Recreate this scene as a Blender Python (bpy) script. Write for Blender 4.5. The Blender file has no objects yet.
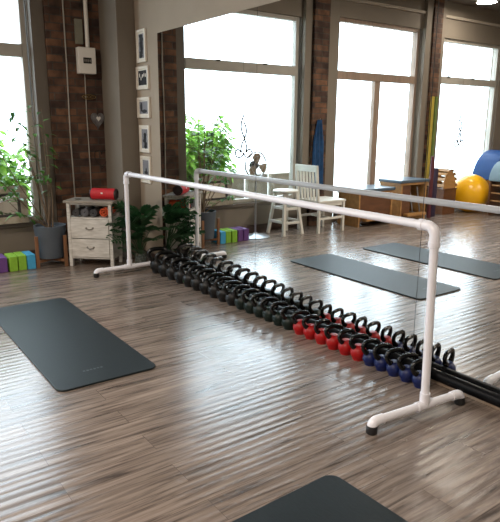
import bpy, bmesh, math, random
from mathutils import Vector, Matrix
random.seed(7)
PI = math.pi
sc = bpy.context.scene
C = sc.collection

# ------------------------------------------------------------------ camera
cyaw, cpit, crol = 0.6232, 0.231, 0.0066
fw = Vector((-math.cos(cyaw)*math.cos(cpit), math.sin(cyaw)*math.cos(cpit), -math.sin(cpit)))
rt = fw.cross(Vector((0, 0, 1))).normalized(); up = rt.cross(fw)
rr = math.cos(crol)*rt + math.sin(crol)*up
uu = -math.sin(crol)*rt + math.cos(crol)*up
cd = bpy.data.cameras.new('camera'); cam = bpy.data.objects.new('camera', cd); C.objects.link(cam)
cam.matrix_world = Matrix(((rr.x, uu.x, -fw.x, 6.5712), (rr.y, uu.y, -fw.y, -2.7633), (rr.z, uu.z, -fw.z, 1.4805), (0, 0, 0, 1)))
cd.sensor_fit = 'HORIZONTAL'; cd.sensor_width = 36; cd.lens = 36*581/500; cd.clip_start = .05
sc.camera = cam

# ------------------------------------------------------------------ world, exposure
SKY = 5.6
w = bpy.data.worlds.new('sky'); sc.world = w; w.use_nodes = True
bgn = w.node_tree.nodes['Background']; bgn.inputs[0].default_value = (.74, .89, 1, 1); bgn.inputs[1].default_value = SKY
vs = sc.view_settings
sc.display_settings.display_device = 'sRGB'
vs.view_transform = 'Standard'; vs.look = 'None'; vs.gamma = 1; vs.use_curve_mapping = False; vs.exposure = 0.66
cy = sc.cycles
cy.use_denoising = True; cy.max_bounces = 10; cy.diffuse_bounces = 5; cy.glossy_bounces = 6; cy.transmission_bounces = 6; cy.transparent_max_bounces = 12
cy.sample_clamp_indirect = 6

def portal(y0, y1, z0, z1):
    l = bpy.data.lights.new('window_daylight', 'AREA'); l.shape = 'RECTANGLE'; l.size = y1-y0; l.size_y = z1-z0
    l.cycles.is_portal = True
    o = bpy.data.objects.new('window_daylight', l); C.objects.link(o)
    o.matrix_world = Matrix(((0, 0, -1, -.16), (1, 0, 0, (y0+y1)/2), (0, -1, 0, (z0+z1)/2), (0, 0, 0, 1)))
for a in ((-2.72, -.92, .42, 2.9), (-5.35, -3.5, .02, 2.94), (-7.66, -5.93, .42, 2.9)): portal(*a)
LAMPS = [(.66, -6.10), (2.4, -3.6), (4.4, -6.4), (5.6, -3.2), (7.6, -5.2)]
LAMP_W = 56

# ------------------------------------------------------------------ materials
def mat(name, col, rough=.6, metal=0, spec=.5, var=.0, scale=8, bump=0, stretch=(1, 1, 1), coat=0, col2=None):
    m = bpy.data.materials.new(name); m.use_nodes = True; nt = m.node_tree; b = nt.nodes['Principled BSDF']
    b.inputs['Roughness'].default_value = rough; b.inputs['Metallic'].default_value = metal
    b.inputs['Specular IOR Level'].default_value = spec; b.inputs['Coat Weight'].default_value = coat
    tc = nt.nodes.new('ShaderNodeTexCoord'); mp = nt.nodes.new('ShaderNodeMapping'); mp.inputs['Scale'].default_value = stretch
    nz = nt.nodes.new('ShaderNodeTexNoise'); nz.inputs['Scale'].default_value = scale; nz.inputs['Detail'].default_value = 4
    nt.links.new(tc.outputs['Object'], mp.inputs[0]); nt.links.new(mp.outputs[0], nz.inputs[0])
    cr = nt.nodes.new('ShaderNodeValToRGB')
    c2 = col2 or tuple(max(0, c*(1-var)) for c in col); c1 = col if col2 else tuple(min(1, c*(1+var)) for c in col)
    cr.color_ramp.elements[0].position = .3; cr.color_ramp.elements[1].position = .7
    cr.color_ramp.elements[0].color = (*c2, 1); cr.color_ramp.elements[1].color = (*c1, 1)
    nt.links.new(nz.outputs[0], cr.inputs[0]); nt.links.new(cr.outputs[0], b.inputs['Base Color'])
    if bump:
        bp = nt.nodes.new('ShaderNodeBump'); bp.inputs['Strength'].default_value = bump; bp.inputs['Distance'].default_value = .004
        nt.links.new(nz.outputs[0], bp.inputs['Height']); nt.links.new(bp.outputs[0], b.inputs['Normal'])
    return m

M = {}
M['beige'] = mat('wall paint in lit tone', (.36, .295, .225), .75, var=.04, scale=3, bump=.05)  # taupe wall paint lightened: light falling on the mirror wall put into colour
M['cable'] = mat('grey cable', (.33, .30, .26), .5, var=.1)
M['taupe'] = mat('taupe paint', (.185, .155, .120), .75, var=.05, scale=3, bump=.05)
M['taupe_dark'] = mat('dark taupe paint', (.115, .095, .075), .7, var=.08, scale=3)
M['ceil'] = mat('ceiling paint', (.13, .105, .085), .8, var=.05)
M['cream'] = mat('cream paint', (.36, .31, .25), .6, var=.06)
M['sash'] = mat('pale window paint', (.36, .335, .29), .55, var=.07, scale=5)
M['sash_wood'] = mat('brown window wood', (.26, .185, .135), .55, var=.15, scale=6, stretch=(4, 4, .6))
M['pvc'] = mat('white plastic pipe', (.84, .83, .88), .28, var=.02)
M['rubber'] = mat('black rubber', (.012, .012, .013), .5, var=.2)
M['foam_black'] = mat('black foam cover', (.003, .003, .0035), .4, var=.2, spec=.12)
M['mat'] = mat('black exercise mat foam', (.008, .014, .017), .5, var=.16, spec=.4, scale=45, bump=.12, stretch=(1, 3, 1))
M['matmark'] = mat('grey print', (.07, .085, .09), .5)
M['trim'] = mat('pale wood strip', (.50, .38, .28), .45, var=.15, scale=6, stretch=(.5, 6, 6))
M['red'] = mat('red vinyl', (.34, .003, .004), .42, var=.12, spec=.4)
M['blue'] = mat('dark blue vinyl', (.003, .010, .075), .42, var=.12, spec=.4)
M['green_dk'] = mat('dark green vinyl', (.004, .012, .009), .4, var=.12, spec=.35)
M['black'] = mat('black vinyl', (.004, .004, .004), .4, var=.2, spec=.35)
M['steel_blk'] = mat('black painted steel', (.003, .003, .003), .22, var=.2, spec=.5)
M['distress'] = mat('distressed grey white wood', (.68, .66, .62), .65, scale=9, stretch=(1, 1, 5), col2=(.45, .43, .39), bump=.2)
M['distress_top'] = mat('worn grey wood top', (.36, .33, .28), .65, scale=9, stretch=(1, 5, 1), col2=(.22, .19, .16), bump=.2)
M['dark_in'] = mat('dark inside wood', (.05, .045, .04), .8)
M['pewter'] = mat('pewter metal', (.35, .33, .30), .35, metal=.9)
M['chrome'] = mat('brushed metal', (.5, .52, .55), .42, metal=1)
M['spk'] = mat('red speaker cloth', (.50, .010, .018), .6, var=.1, scale=60, bump=.3)
M['spk_end'] = mat('dark speaker end', (.02, .01, .012), .4)
M['whiteplas'] = mat('white plastic', (.75, .72, .66), .4, var=.03)
M['greybox'] = mat('grey painted metal plate', (.20, .19, .14), .55, var=.15)
M['blackplas'] = mat('black plastic', (.01, .01, .01), .3)
M['heart'] = mat('mottled tin', (.24, .23, .23), .45, metal=.5, scale=25, col2=(.09, .08, .08))
M['wire'] = mat('dark iron wire', (.03, .025, .022), .5, metal=.5)
M['fr_white'] = mat('white picture frame', (.78, .73, .64), .45, var=.04)
M['mount'] = mat('white mount', (.80, .77, .70), .7)
M['soil'] = mat('dark soil', (.02, .014, .01), .9, var=.4, scale=40, bump=.6)
M['pot'] = mat('charcoal grey planter', (.07, .085, .105), .55, var=.12, scale=5)
M['oak'] = mat('orange brown wood', (.20, .09, .04), .5, var=.25, scale=8, stretch=(5, 5, .6))
M['birch'] = mat('honey plywood', (.38, .20, .07), .42, var=.2, scale=5, stretch=(4, 1, 4))
M['plybrown'] = mat('brown plywood', (.12, .05, .022), .42, var=.2, scale=5, stretch=(4, 1, 4))
M['pad_grey'] = mat('blue grey vinyl pad', (.07, .10, .13), .35, var=.06)
M['blk_purple'] = mat('purple foam', (.12, .045, .20), .7, var=.1, scale=30)
M['blk_green'] = mat('lime green foam', (.22, .44, .03), .7, var=.1, scale=30)
M['blk_blue'] = mat('sky blue foam', (.05, .33, .58), .7, var=.1, scale=30)
M['bark'] = mat('thin brown stem bark', (.16, .11, .07), .8, var=.3, scale=20)
M['rollgrey'] = mat('charcoal towelling', (.06, .06, .065), .9, var=.3, scale=40, bump=.5)
M['rollgrey2'] = mat('grey towelling', (.12, .12, .13), .9, var=.3, scale=40, bump=.5)
M['orange'] = mat('orange rubber', (.60, .085, .02), .5, var=.15)
M['bluetowel'] = mat('blue cloth', (.008, .05, .14), .85, var=.25, scale=14, bump=.5)
M['yellowball'] = mat('yellow vinyl ball', (.85, .44, .008), .3, var=.03)
M['blueball'] = mat('blue vinyl ball', (.02, .06, .45), .3, var=.03)
M['bluepad'] = mat('bright blue padding', (.002, .030, .12), .5, var=.05, spec=.2)
M['palepad'] = mat('pale blue grey padding', (.17, .25, .30), .5, var=.05, spec=.3)
M['bandgreen'] = mat('green latex band', (.12, .17, .04), .5, var=.1)
M['bandyellow'] = mat('yellow latex band', (.42, .32, .05), .5, var=.1)
M['maroon'] = mat('maroon foam', (.09, .015, .02), .7, var=.2)
M['plum'] = mat('dark plum foam', (.03, .018, .045), .7, var=.2)
M['white_wood'] = mat('white painted wood', (.66, .64, .58), .5, var=.06)
M['base_dark'] = mat('dark stained skirting', (.06, .035, .025), .5, var=.25, stretch=(5, .5, 5))
M['outwall'] = mat('tan garden wall', (.16, .13, .09), .8, var=.15)
M['outground'] = mat('pale paving', (.45, .46, .42), .85, var=.1)
M['fanblade'] = mat('smoked beige plastic', (.30, .24, .16), .35)
M['paper_dk'] = mat('dark print', (.010, .010, .013), .6)
M['paper_mid'] = mat('grey print paper', (.22, .22, .24), .6)
M['joint'] = mat('dark mirror joint', (.04, .04, .04), .6)

def leafmat(name, c1, c2, trans):
    m = bpy.data.materials.new(name); m.use_nodes = True; nt = m.node_tree; n = nt.nodes; b = n['Principled BSDF']; out = n['Material Output']
    oi = n.new('ShaderNodeTexCoord'); nz = n.new('ShaderNodeTexNoise'); nz.inputs['Scale'].default_value = 9
    cr = n.new('ShaderNodeValToRGB'); cr.color_ramp.elements[0].position = .35; cr.color_ramp.elements[1].position = .65
    cr.color_ramp.elements[0].color = (*c2, 1); cr.color_ramp.elements[1].color = (*c1, 1)
    nt.links.new(oi.outputs['Object'], nz.inputs[0]); nt.links.new(nz.outputs[0], cr.inputs[0]); nt.links.new(cr.outputs[0], b.inputs['Base Color'])
    b.inputs['Roughness'].default_value = .4
    t = n.new('ShaderNodeBsdfTranslucent'); nt.links.new(cr.outputs[0], t.inputs[0])
    mx = n.new('ShaderNodeMixShader'); mx.inputs[0].default_value = trans
    nt.links.new(b.outputs[0], mx.inputs[1]); nt.links.new(t.outputs[0], mx.inputs[2]); nt.links.new(mx.outputs[0], out.inputs[0])
    return m
M['leaf_out'] = leafmat('bright garden leaf', (.36, .62, .10), (.13, .32, .035), .5)
M['leaf_in'] = leafmat('ficus leaf', (.10, .26, .035), (.03, .11, .015), .35)
M['leaf_dk'] = leafmat('dark split leaf', (.045, .14, .05), (.015, .055, .022), .2)

def mirror_mat():
    m = bpy.data.materials.new('mirror silver'); m.use_nodes = True; b = m.node_tree.nodes['Principled BSDF']
    b.inputs['Base Color'].default_value = (.90, .92, .91, 1); b.inputs['Metallic'].default_value = 1; b.inputs['Roughness'].default_value = .004
    return m
M['mirror'] = mirror_mat()

def glass_mat():
    m = bpy.data.materials.new('window glass'); m.use_nodes = True; nt = m.node_tree; n = nt.nodes
    n.remove(n['Principled BSDF']); out = n['Material Output']
    t = n.new('ShaderNodeBsdfTransparent'); g = n.new('ShaderNodeBsdfGlossy'); g.inputs['Roughness'].default_value = .02
    lw = n.new('ShaderNodeLayerWeight'); lw.inputs[0].default_value = .5
    pw = n.new('ShaderNodeMath'); pw.operation = 'POWER'; pw.inputs[1].default_value = 4; nt.links.new(lw.outputs['Facing'], pw.inputs[0])
    fr = n.new('ShaderNodeMath'); fr.operation = 'MULTIPLY_ADD'; fr.inputs[1].default_value = .6; fr.inputs[2].default_value = .04; nt.links.new(pw.outputs[0], fr.inputs[0]); mx = n.new('ShaderNodeMixShader')
    nt.links.new(fr.outputs[0], mx.inputs[0]); nt.links.new(t.outputs[0], mx.inputs[1]); nt.links.new(g.outputs[0], mx.inputs[2]); nt.links.new(mx.outputs[0], out.inputs[0])
    return m
M['glass'] = glass_mat()

def floor_mat():
    m = bpy.data.materials.new('grey brown wood plank floor'); m.use_nodes = True; nt = m.node_tree; n = nt.nodes; b = n['Principled BSDF']; L = nt.links.new
    tc = n.new('ShaderNodeTexCoord')
    # planks run along y: swap so that brick rows run along world y
    mp = n.new('ShaderNodeMapping'); mp.inputs['Rotation'].default_value = (0, 0, PI/2); mp.inputs['Location'].default_value = (.3, .07, 0)
    L(tc.outputs['Object'], mp.inputs[0])
    br = n.new('ShaderNodeTexBrick'); br.offset = .37; br.inputs['Scale'].default_value = 1
    br.inputs['Color1'].default_value = (.30, .30, .30, 1); br.inputs['Color2'].default_value = (.70, .70, .70, 1); br.inputs['Mortar'].default_value = (0, 0, 0, 1)
    br.inputs['Mortar Size'].default_value = .0010; br.inputs['Mortar Smooth'].default_value = .3; br.inputs['Brick Width'].default_value = 1.22; br.inputs['Row Height'].default_value = .152
    L(mp.outputs[0], br.inputs[0])
    # grain: stretched along y
    mg = n.new('ShaderNodeMapping'); mg.inputs['Scale'].default_value = (34, 2.0, 1); L(tc.outputs['Object'], mg.inputs[0])
    off = n.new('ShaderNodeVectorMath'); off.operation = 'MULTIPLY_ADD'; off.inputs[1].default_value = (9, 7, 0)
    L(br.outputs['Color'], off.inputs[0]); L(mg.outputs[0], off.inputs[2])
    g1 = n.new('ShaderNodeTexNoise'); g1.inputs['Scale'].default_value = 1; g1.inputs['Detail'].default_value = 6; g1.inputs['Roughness'].default_value = .65; g1.inputs['Distortion'].default_value = .6
    L(off.outputs[0], g1.inputs[0])
    cr = n.new('ShaderNodeValToRGB'); e = cr.color_ramp.elements; e[0].position = .34; e[0].color = (.065, .050, .042, 1); e[1].position = .72; e[1].color = (.35, .280, .232, 1)
    em = cr.color_ramp.elements.new(.5); em.color = (.200, .156, .129, 1)
    L(g1.outputs[0], cr.inputs[0])
    hv = n.new('ShaderNodeMix'); hv.data_type = 'RGBA'; hv.blend_type = 'MULTIPLY'; hv.inputs[0].default_value = 1
    tone = n.new('ShaderNodeMapRange'); tone.inputs[1].default_value = .3; tone.inputs[2].default_value = .7; tone.inputs[3].default_value = .86; tone.inputs[4].default_value = 1.12
    L(br.outputs['Color'], tone.inputs[0]); L(cr.outputs[0], hv.inputs[6]); L(tone.outputs[0], hv.inputs[7])
    mm = n.new('ShaderNodeMix'); mm.data_type = 'RGBA'; mm.inputs[7].default_value = (.07, .052, .042, 1)
    L(br.outputs['Fac'], mm.inputs[0]); L(hv.outputs[2], mm.inputs[6]); L(mm.outputs[2], b.inputs['Base Color'])
    # embossed ripples across the plank
    mw = n.new('ShaderNodeMapping'); mw.inputs['Scale'].default_value = (1, .07, 1); L(tc.outputs['Object'], mw.inputs[0])
    nw = n.new('ShaderNodeTexWave'); nw.wave_type = 'BANDS'; nw.bands_direction = 'X'; nw.inputs['Scale'].default_value = 6.0; nw.inputs['Distortion'].default_value = 5.5; nw.inputs['Detail'].default_value = 2; nw.inputs['Detail Scale'].default_value = 1.1; L(mw.outputs[0], nw.inputs[0])
    bp = n.new('ShaderNodeBump'); bp.inputs['Strength'].default_value = FB; bp.inputs['Distance'].default_value = .001; L(nw.outputs[0], bp.inputs['Height'])
    bp2 = n.new('ShaderNodeBump'); bp2.inputs['Strength'].default_value = .12; bp2.inputs['Distance'].default_value = .002; L(g1.outputs[0], bp2.inputs['Height']); L(bp.outputs[0], bp2.inputs['Normal'])
    L(bp2.outputs[0], b.inputs['Normal'])
    rr_ = n.new('ShaderNodeMapRange'); rr_.inputs[3].default_value = .17; rr_.inputs[4].default_value = .30; L(g1.outputs[0], rr_.inputs[0]); L(rr_.outputs[0], b.inputs['Roughness'])
    b.inputs['Specular IOR Level'].default_value = 1.0
    return m
FB = .62
M['floor'] = floor_mat()

def brick_mat():
    m = bpy.data.materials.new('old dark brick'); m.use_nodes = True; nt = m.node_tree; n = nt.nodes; b = n['Principled BSDF']; L = nt.links.new
    tc = n.new('ShaderNodeTexCoord'); sx = n.new('ShaderNodeSeparateXYZ'); cx = n.new('ShaderNodeCombineXYZ')
    L(tc.outputs['Object'], sx.inputs[0])
    ad = n.new('ShaderNodeMath'); ad.operation = 'ADD'; L(sx.outputs[0], ad.inputs[0]); L(sx.outputs[1], ad.inputs[1])
    L(ad.outputs[0], cx.inputs[0]); L(sx.outputs[2], cx.inputs[1])
    br = n.new('ShaderNodeTexBrick'); br.inputs['Scale'].default_value = 1; br.inputs['Brick Width'].default_value = .23; br.inputs['Row Height'].default_value = .078
    br.inputs['Mortar Size'].default_value = .007; br.inputs['Mortar Smooth'].default_value = .4; br.inputs['Bias'].default_value = -.2
    br.inputs['Color1'].default_value = (.055, .027, .018, 1); br.inputs['Color2'].default_value = (.185, .085, .042, 1); br.inputs['Mortar'].default_value = (.065, .052, .040, 1)
    L(cx.outputs[0], br.inputs[0])
    nz = n.new('ShaderNodeTexNoise'); nz.inputs['Scale'].default_value = 7; nz.inputs['Detail'].default_value = 6; L(tc.outputs['Object'], nz.inputs[0])
    mr = n.new('ShaderNodeMapRange'); mr.inputs[1].default_value = .3; mr.inputs[2].default_value = .7; mr.inputs[3].default_value = .35; mr.inputs[4].default_value = 1.4; L(nz.outputs[0], mr.inputs[0])
    mx = n.new('ShaderNodeMix'); mx.data_type = 'RGBA'; mx.blend_type = 'MULTIPLY'; mx.inputs[0].default_value = 1
    L(br.outputs[0], mx.inputs[6]); L(mr.outputs[0], mx.inputs[7]); L(mx.outputs[2], b.inputs['Base Color'])
    bp = n.new('ShaderNodeBump'); bp.inputs['Strength'].default_value = .7; bp.inputs['Distance'].default_value = .01; bp.invert = True
    L(br.outputs['Fac'], bp.inputs['Height']); L(bp.outputs[0], b.inputs['Normal']); b.inputs['Roughness'].default_value = .85
    return m
M['brick'] = brick_mat()

def emis(name, col, s):
    m = bpy.data.materials.new(name); m.use_nodes = True; b = m.node_tree.nodes['Principled BSDF']
    b.inputs['Emission Color'].default_value = (*col, 1); b.inputs['Emission Strength'].default_value = s; return m
M['lamp'] = emis('lit lamp glass', (1, .9, .75), 6)

# ------------------------------------------------------------------ mesh helpers
class MB:
    def __init__(s): s.bm = bmesh.new(); s.mats = []; s.cur = 0
    def use(s, m):
        if m not in s.mats: s.mats.append(m)
        s.cur = s.mats.index(m); return s
    def _f(s, vs):
        try: f = s.bm.faces.new(vs); f.material_index = s.cur; return f
        except ValueError: return None
    def hexa(s, p):
        v = [s.bm.verts.new(q) for q in p]
        for i in ((3, 2, 1, 0), (4, 5, 6, 7), (0, 1, 5, 4), (1, 2, 6, 5), (2, 3, 7, 6), (3, 0, 4, 7)): s._f([v[k] for k in i])
        return s
    def box(s, x0, y0, z0, x1, y1, z1):
        x0, x1 = min(x0, x1), max(x0, x1); y0, y1 = min(y0, y1), max(y0, y1); z0, z1 = min(z0, z1), max(z0, z1)
        return s.hexa([(x0, y0, z0), (x1, y0, z0), (x1, y1, z0), (x0, y1, z0), (x0, y0, z1), (x1, y0, z1), (x1, y1, z1), (x0, y1, z1)])
    def bar(s, p, q, wx, wy):   # rectangular bar between two points, wx across, wy other
        p, q = Vector(p), Vector(q); d = (q-p).normalized(); a = Vector((0, 0, 1)) if abs(d.z) < .9 else Vector((1, 0, 0))
        u = d.cross(a).normalized()*wx/2; v = d.cross(u).normalized()*wy/2
        return s.hexa([p-u-v, p+u-v, p+u+v, p-u+v, q-u-v, q+u-v, q+u+v, q-u+v])
    def tube(s, pts, r, n=12, cap=True, closed=False, sq=1.0):
        pts = [Vector(p) for p in pts]; rs = r if isinstance(r, (list, tuple)) else [r]*len(pts)
        N = len(pts); rings = []; ref = None
        for i, p in enumerate(pts):
            if closed: d = pts[(i+1) % N]-pts[i-1]
            else: d = (pts[min(i+1, N-1)]-pts[max(i-1, 0)])
            d.normalize()
            if ref is None: ref = (Vector((0, 0, 1)) if abs(d.z) < .9 else Vector((1, 0, 0)))
            u = (ref - d*ref.dot(d))
            if u.length < 1e-5: u = d.orthogonal()
            u.normalize(); ref = u; v = d.cross(u)
            rings.append([s.bm.verts.new(p+rs[i]*(math.cos(2*PI*k/n)*u*sq+math.sin(2*PI*k/n)*v)) for k in range(n)])
        for i in range(N if closed else N-1):
            a, b = rings[i], rings[(i+1) % N]
            for k in range(n): s._f([a[k], a[(k+1) % n], b[(k+1) % n], b[k]])
        if cap and not closed: s._f(rings[0][::-1]); s._f(rings[-1])
        return s
    def lathe(s, prof, c=(0, 0, 0), n=24, axis='z', cap=True):
        c = Vector(c); rings = []
        for (r, h) in prof:
            ring = []
            for k in range(n):
                a = 2*PI*k/n; x, y = r*math.cos(a), r*math.sin(a)
                p = {'z': (x, y, h), 'x': (h, x, y), 'y': (y, h, x)}[axis]
                ring.append(s.bm.verts.new(c+Vector(p)))
            rings.append(ring)
        for a, b in zip(rings, rings[1:]):
            for k in range(n): s._f([a[k], a[(k+1) % n], b[(k+1) % n], b[k]])
        if cap: s._f(rings[0][::-1]); s._f(rings[-1])
        return s
    def prism(s, poly, h, f=lambda x, y, z: (x, y, z), z0=0):   # poly (x,y) extruded z0..z0+h, mapped by f
        a = [s.bm.verts.new(f(x, y, z0)) for x, y in poly]; b = [s.bm.verts.new(f(x, y, z0+h)) for x, y in poly]; n = len(poly)
        s._f(a[::-1]); s._f(b)
        for k in range(n): s._f([a[k], a[(k+1) % n], b[(k+1) % n], b[k]])
        return s
    def poly(s, pts): s._f([s.bm.verts.new(p) for p in pts]); return s
    def build(s, name, m=None, parent=None, smooth=False, bevel=0, loc=None, seg=2, rotz=None):
        bmesh.ops.recalc_face_normals(s.bm, faces=s.bm.faces[:])
        me = bpy.data.meshes.new(name); s.bm.to_mesh(me); s.bm.free()
        if m is not None: me.materials.append(m)
        else:
            for q in s.mats: me.materials.append(q)
        o = bpy.data.objects.new(name, me); C.objects.link(o)
        if parent: o.parent = parent
        if loc: o.location = loc
        if rotz is not None: o.rotation_euler.z = rotz
        if smooth:
            for p in me.polygons: p.use_smooth = True
            me.set_sharp_from_angle(angle=math.radians(40))
        if bevel:
            bv = o.modifiers.new('bevel', 'BEVEL'); bv.width = bevel; bv.segments = seg; bv.limit_method = 'ANGLE'
        return o

def tag(o, label=None, cat=None, group=None, kind=None):
    if label: o['label'] = label
    if cat: o['category'] = cat
    if group: o['group'] = group
    if kind: o['kind'] = kind
    return o
def empty(name, loc, rz=0, label=None, cat=None, group=None):
    o = bpy.data.objects.new(name, None); C.objects.link(o); o.location = loc; o.rotation_euler.z = rz; o.empty_display_size = .1
    return tag(o, label, cat, group)
def struct(name, mb, m=None, **k): return tag(mb.build(name, m, **k), kind='structure')
def copy_tree(o, parent=None):
    c = o.copy(); C.objects.link(c); c.parent = parent
    for ch in list(o.children): copy_tree(ch, c)
    return c
def arc(c, r, a0, a1, n, f):
    return [f(c, r, a0+(a1-a0)*i/n) for i in range(n+1)]

# ------------------------------------------------------------------ the room
XR, YL, ZC = 9.0, -9.5, 3.5
struct('floor', MB().box(-.2, YL, -.1, XR, .2, 0), M['floor'])
struct('ceiling', MB().box(-.2, YL, ZC, XR, .2, ZC+.1), M['ceil'])
struct('wall_mirror_side', MB().box(.6, .025, 0, XR, .2, ZC).box(-.2, 0.03, 0, .6, .2, ZC), M['beige'])
struct('wall_left', MB().box(-.2, YL-.15, 0, XR, YL, ZC), M['beige'])
struct('wall_rear', MB().box(XR, YL, 0, XR+.15, .2, ZC), M['beige'])
# window wall x in (-.2, 0), openings W1 W2 W3
TH = -.2
b = MB()
ops = [(-2.82, -.90, .42, 2.93), (-5.40, -3.48, .0, 3.01), (-7.72, -5.90, .42, 2.93)]
ed = [.03]
for (a, c, z0, z1) in ops:
    b.box(TH, c, 0, 0, ed[-1], ZC)
    if z0 > 0: b.box(TH, a, 0, 0, c, z0)
    b.box(TH, a, z1, 0, c, ZC); ed.append(a)
b.box(TH, YL, 0, 0, ed[-1], ZC)
struct('wall_window_side', b, M['taupe'])
# corner pier
struct('trim_1', MB().box(0.001, -.18, 0.001, .60, .024, ZC-.001), M['taupe'], bevel=.006)
# brick piers
struct('trim_2', MB().box(0.001, -.76, 0.001, .14, -.181, ZC-.001), M['brick'])
struct('trim_3', MB().box(0.001, -3.24, 0.001, .12, -2.96, ZC-.001), M['brick'])
struct('trim_4', MB().box(0.001, -5.78, 0.001, .10, -5.56, ZC-.001), M['brick'])
# flat painted casings between windows and brick
for i, (a, c, d) in enumerate([(-.895, -.762, .10), (-2.958, -2.83, .07), (-3.475, -3.242, .07), (-5.558, -5.405, .07), (-5.895, -5.782, .07)]):
    struct('trim_%d' % (5+i), MB().box(0.001, a, .001, d, c, ZC-.001), M['taupe_dark'] if i in (0, ) else M['taupe'], bevel=.004)
# conduit strip along the wall head
struct('trim_10', MB().box(0.001, YL+.01, 3.24, .04, -.90, 3.28).box(.04, YL+.01, 3.262, .048, -.9, 3.28), M['cream'], bevel=.003)
# skirting below windows
struct('baseboard_window_side', MB().box(.001, -2.82, .001, .03, -.90, .10).box(.001, -7.72, .001, .03, -5.9, .10).box(.001, YL+.01, .001, .03, -7.72, .1), M['base_dark'], bevel=.004)
struct('baseboard_mirror_side', MB().box(.602, .002, .001, 1.148, .024, .09), M['base_dark'], bevel=.004)

def win(idx, y0, y1, z0, z1, tz0, tz1, m, mull=(), low=0):
    """frame with a transom and two (or more) panes; y0<y1"""
    root = empty('window_%d' % idx, (-.08, (y0+y1)/2, z0)); root['kind'] = 'structure'
    oy, oz = (y0+y1)/2, z0
    f = .055
    g = MB().box(-.04, y0-oy, 0, .05, y0+f-oy, z1-oz).box(-.04, y1-f-oy, 0, .05, y1-oy, z1-oz)
    g.box(-.04, y0+f-oy, z1-f-oz, .05, y1-f-oy, z1-oz).box(-.04, y0+f-oy, 0, .05, y1-f-oy, .05)
    g.box(-.035, y0+f-oy, tz0-oz, .06, y1-f-oy, tz1-oz)
    for (a, c) in mull: g.box(-.03, a-oy, .05, .045, c-oy, tz0-oz)
    g.build('window_frame', m, root, bevel=.005)
    xs = [y0+f] + [v for mc in mull for v in mc] + [y1-f]
    MB().box(-.004, y0+f-oy, tz1-oz, .004, y1-f-oy, z1-f-oz).build('pane', M['glass'], root)
    for a, c in zip(xs[::2], xs[1::2]):
        MB().box(-.004, a-oy, .05, .004, c-oy, tz0-oz).build('pane', M['glass'], root)
    return root, oy, oz
w1, oy, oz = win(1, -2.80, -.915, .42, 2.93, 2.15, 2.28, M['sash'])
for yy in (-1.45, -2.2):
    MB().box(.06, yy-.03, 2.265-oz, .075, yy+.03, 2.285-oz-oy*0).build('latch', M['wire'], w1, loc=(0, -oy, 0))
w1s = MB().box(-.1, -.93, -.05, .11, .93, 0).build('window_sill', M['taupe_dark'], w1, bevel=.006)
w2, oy2, oz2 = win(2, -5.38, -3.50, .002, 3.01, 2.15, 2.27, M['sash_wood'], mull=((-4.51, -4.385),))
MB().box(.05, -.86, .05, .06, -.06, .35).box(.05, .07, .05, .06, .86, .35).build('kick_panel', M['sash_wood'], w2)
w3, oy3, oz3 = win(3, -7.70, -5.92, .42, 2.93, 2.19, 2.31, M['sash'])
for yy in (-6.2, -6.9): MB().box(.06, yy-.03-oy3, 2.30-oz3, .075, yy+.03-oy3, 2.32-oz3).build('latch', M['wire'], w3)
MB().box(-.1, -.88, -.05, .09, .88, 0).build('window_sill', M['taupe_dark'], w3, bevel=.006)

# outside
struct('terrace_ground', MB().box(-14, -18, -.35, -.2, 8, -.2), M['outground'])
gw = MB()
for a, c in ((-2.37, -1.7), (-2.805, -2.435), (-3.295, -2.885), (-4.0, -3.375)): gw.box(-1.45, a, -.2, -1.35, c, .66)
tag(gw.build('garden_wall', M['outwall'], bevel=.005), 'low tan garden wall in sections with narrow gaps, outside the window behind the fan', 'garden wall')

# ceiling lamps
lamp0 = None
lamp_desc = ['lamp closest to the right window, seen in the mirror', 'lamp nearest the glass door', 'lamp far from the mirror', 'lamp in the middle of the room', 'lamp above the rear of the room']
for i, (x, y) in enumerate(LAMPS):
    t = empty('ceiling_lamp', (x, y, ZC), 0, 'round white flush ceiling light, ' + lamp_desc[i], 'ceiling light', 'round ceiling lights')
    MB().lathe([(.15, 0), (.16, -.02), (.16, -.045), (.15, -.05)], n=32).build('lamp_ring', M['whiteplas'], t, smooth=True)
    MB().lathe([(.145, -.045), (.14, -.065), (.09, -.085), (.02, -.092)], n=32).build('lamp_glass', M['lamp'], t, smooth=True)
    l = bpy.data.lights.new('lamp_light', 'AREA'); l.shape = 'DISK'; l.size = .30; l.energy = LAMP_W*(.3 if i == 0 else 1); l.color = (1, .88, .76)
    lo = bpy.data.objects.new('lamp_light', l); C.objects.link(lo); lo.location = (x, y, ZC-.10)

# ------------------------------------------------------------------ mirrors
seams = [1.15, 2.80, 4.44, 6.09, 7.74]
mlab = ['tall wall mirror panel nearest the small framed pictures', 'tall wall mirror panel between the two visible joints', 'tall wall mirror panel behind the near barre post', 'tall wall mirror panel furthest from the windows']
for i in range(4):
    t = empty('wall_mirror', ((seams[i]+seams[i+1])/2, .012, .03), 0, mlab[i], 'mirror', 'wall mirror panels')
    hw = (seams[i+1]-seams[i])/2-.0022
    MB().box(-hw, -.012, 0, hw, -.008, 2.31).build('mirror_glass', M['mirror'], t)
    MB().box(-hw-.0021, -.0078, 0, hw+.0021, .012, 2.31).build('backing', M['joint'], t)
struct('trim_11', MB().box(1.15, -.024, .001, 8.2, .024, .028), M['trim'], bevel=.004)
t = MB().tube([(1.2+i*.25, 0, 0) for i in range(28)], .033, n=20).build('foam_roll', M['foam_black'], smooth=True, loc=(0, -.036, .0625))
tag(t, 'long black foam tube lying along the base of the wall mirrors', 'foam tube')

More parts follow.
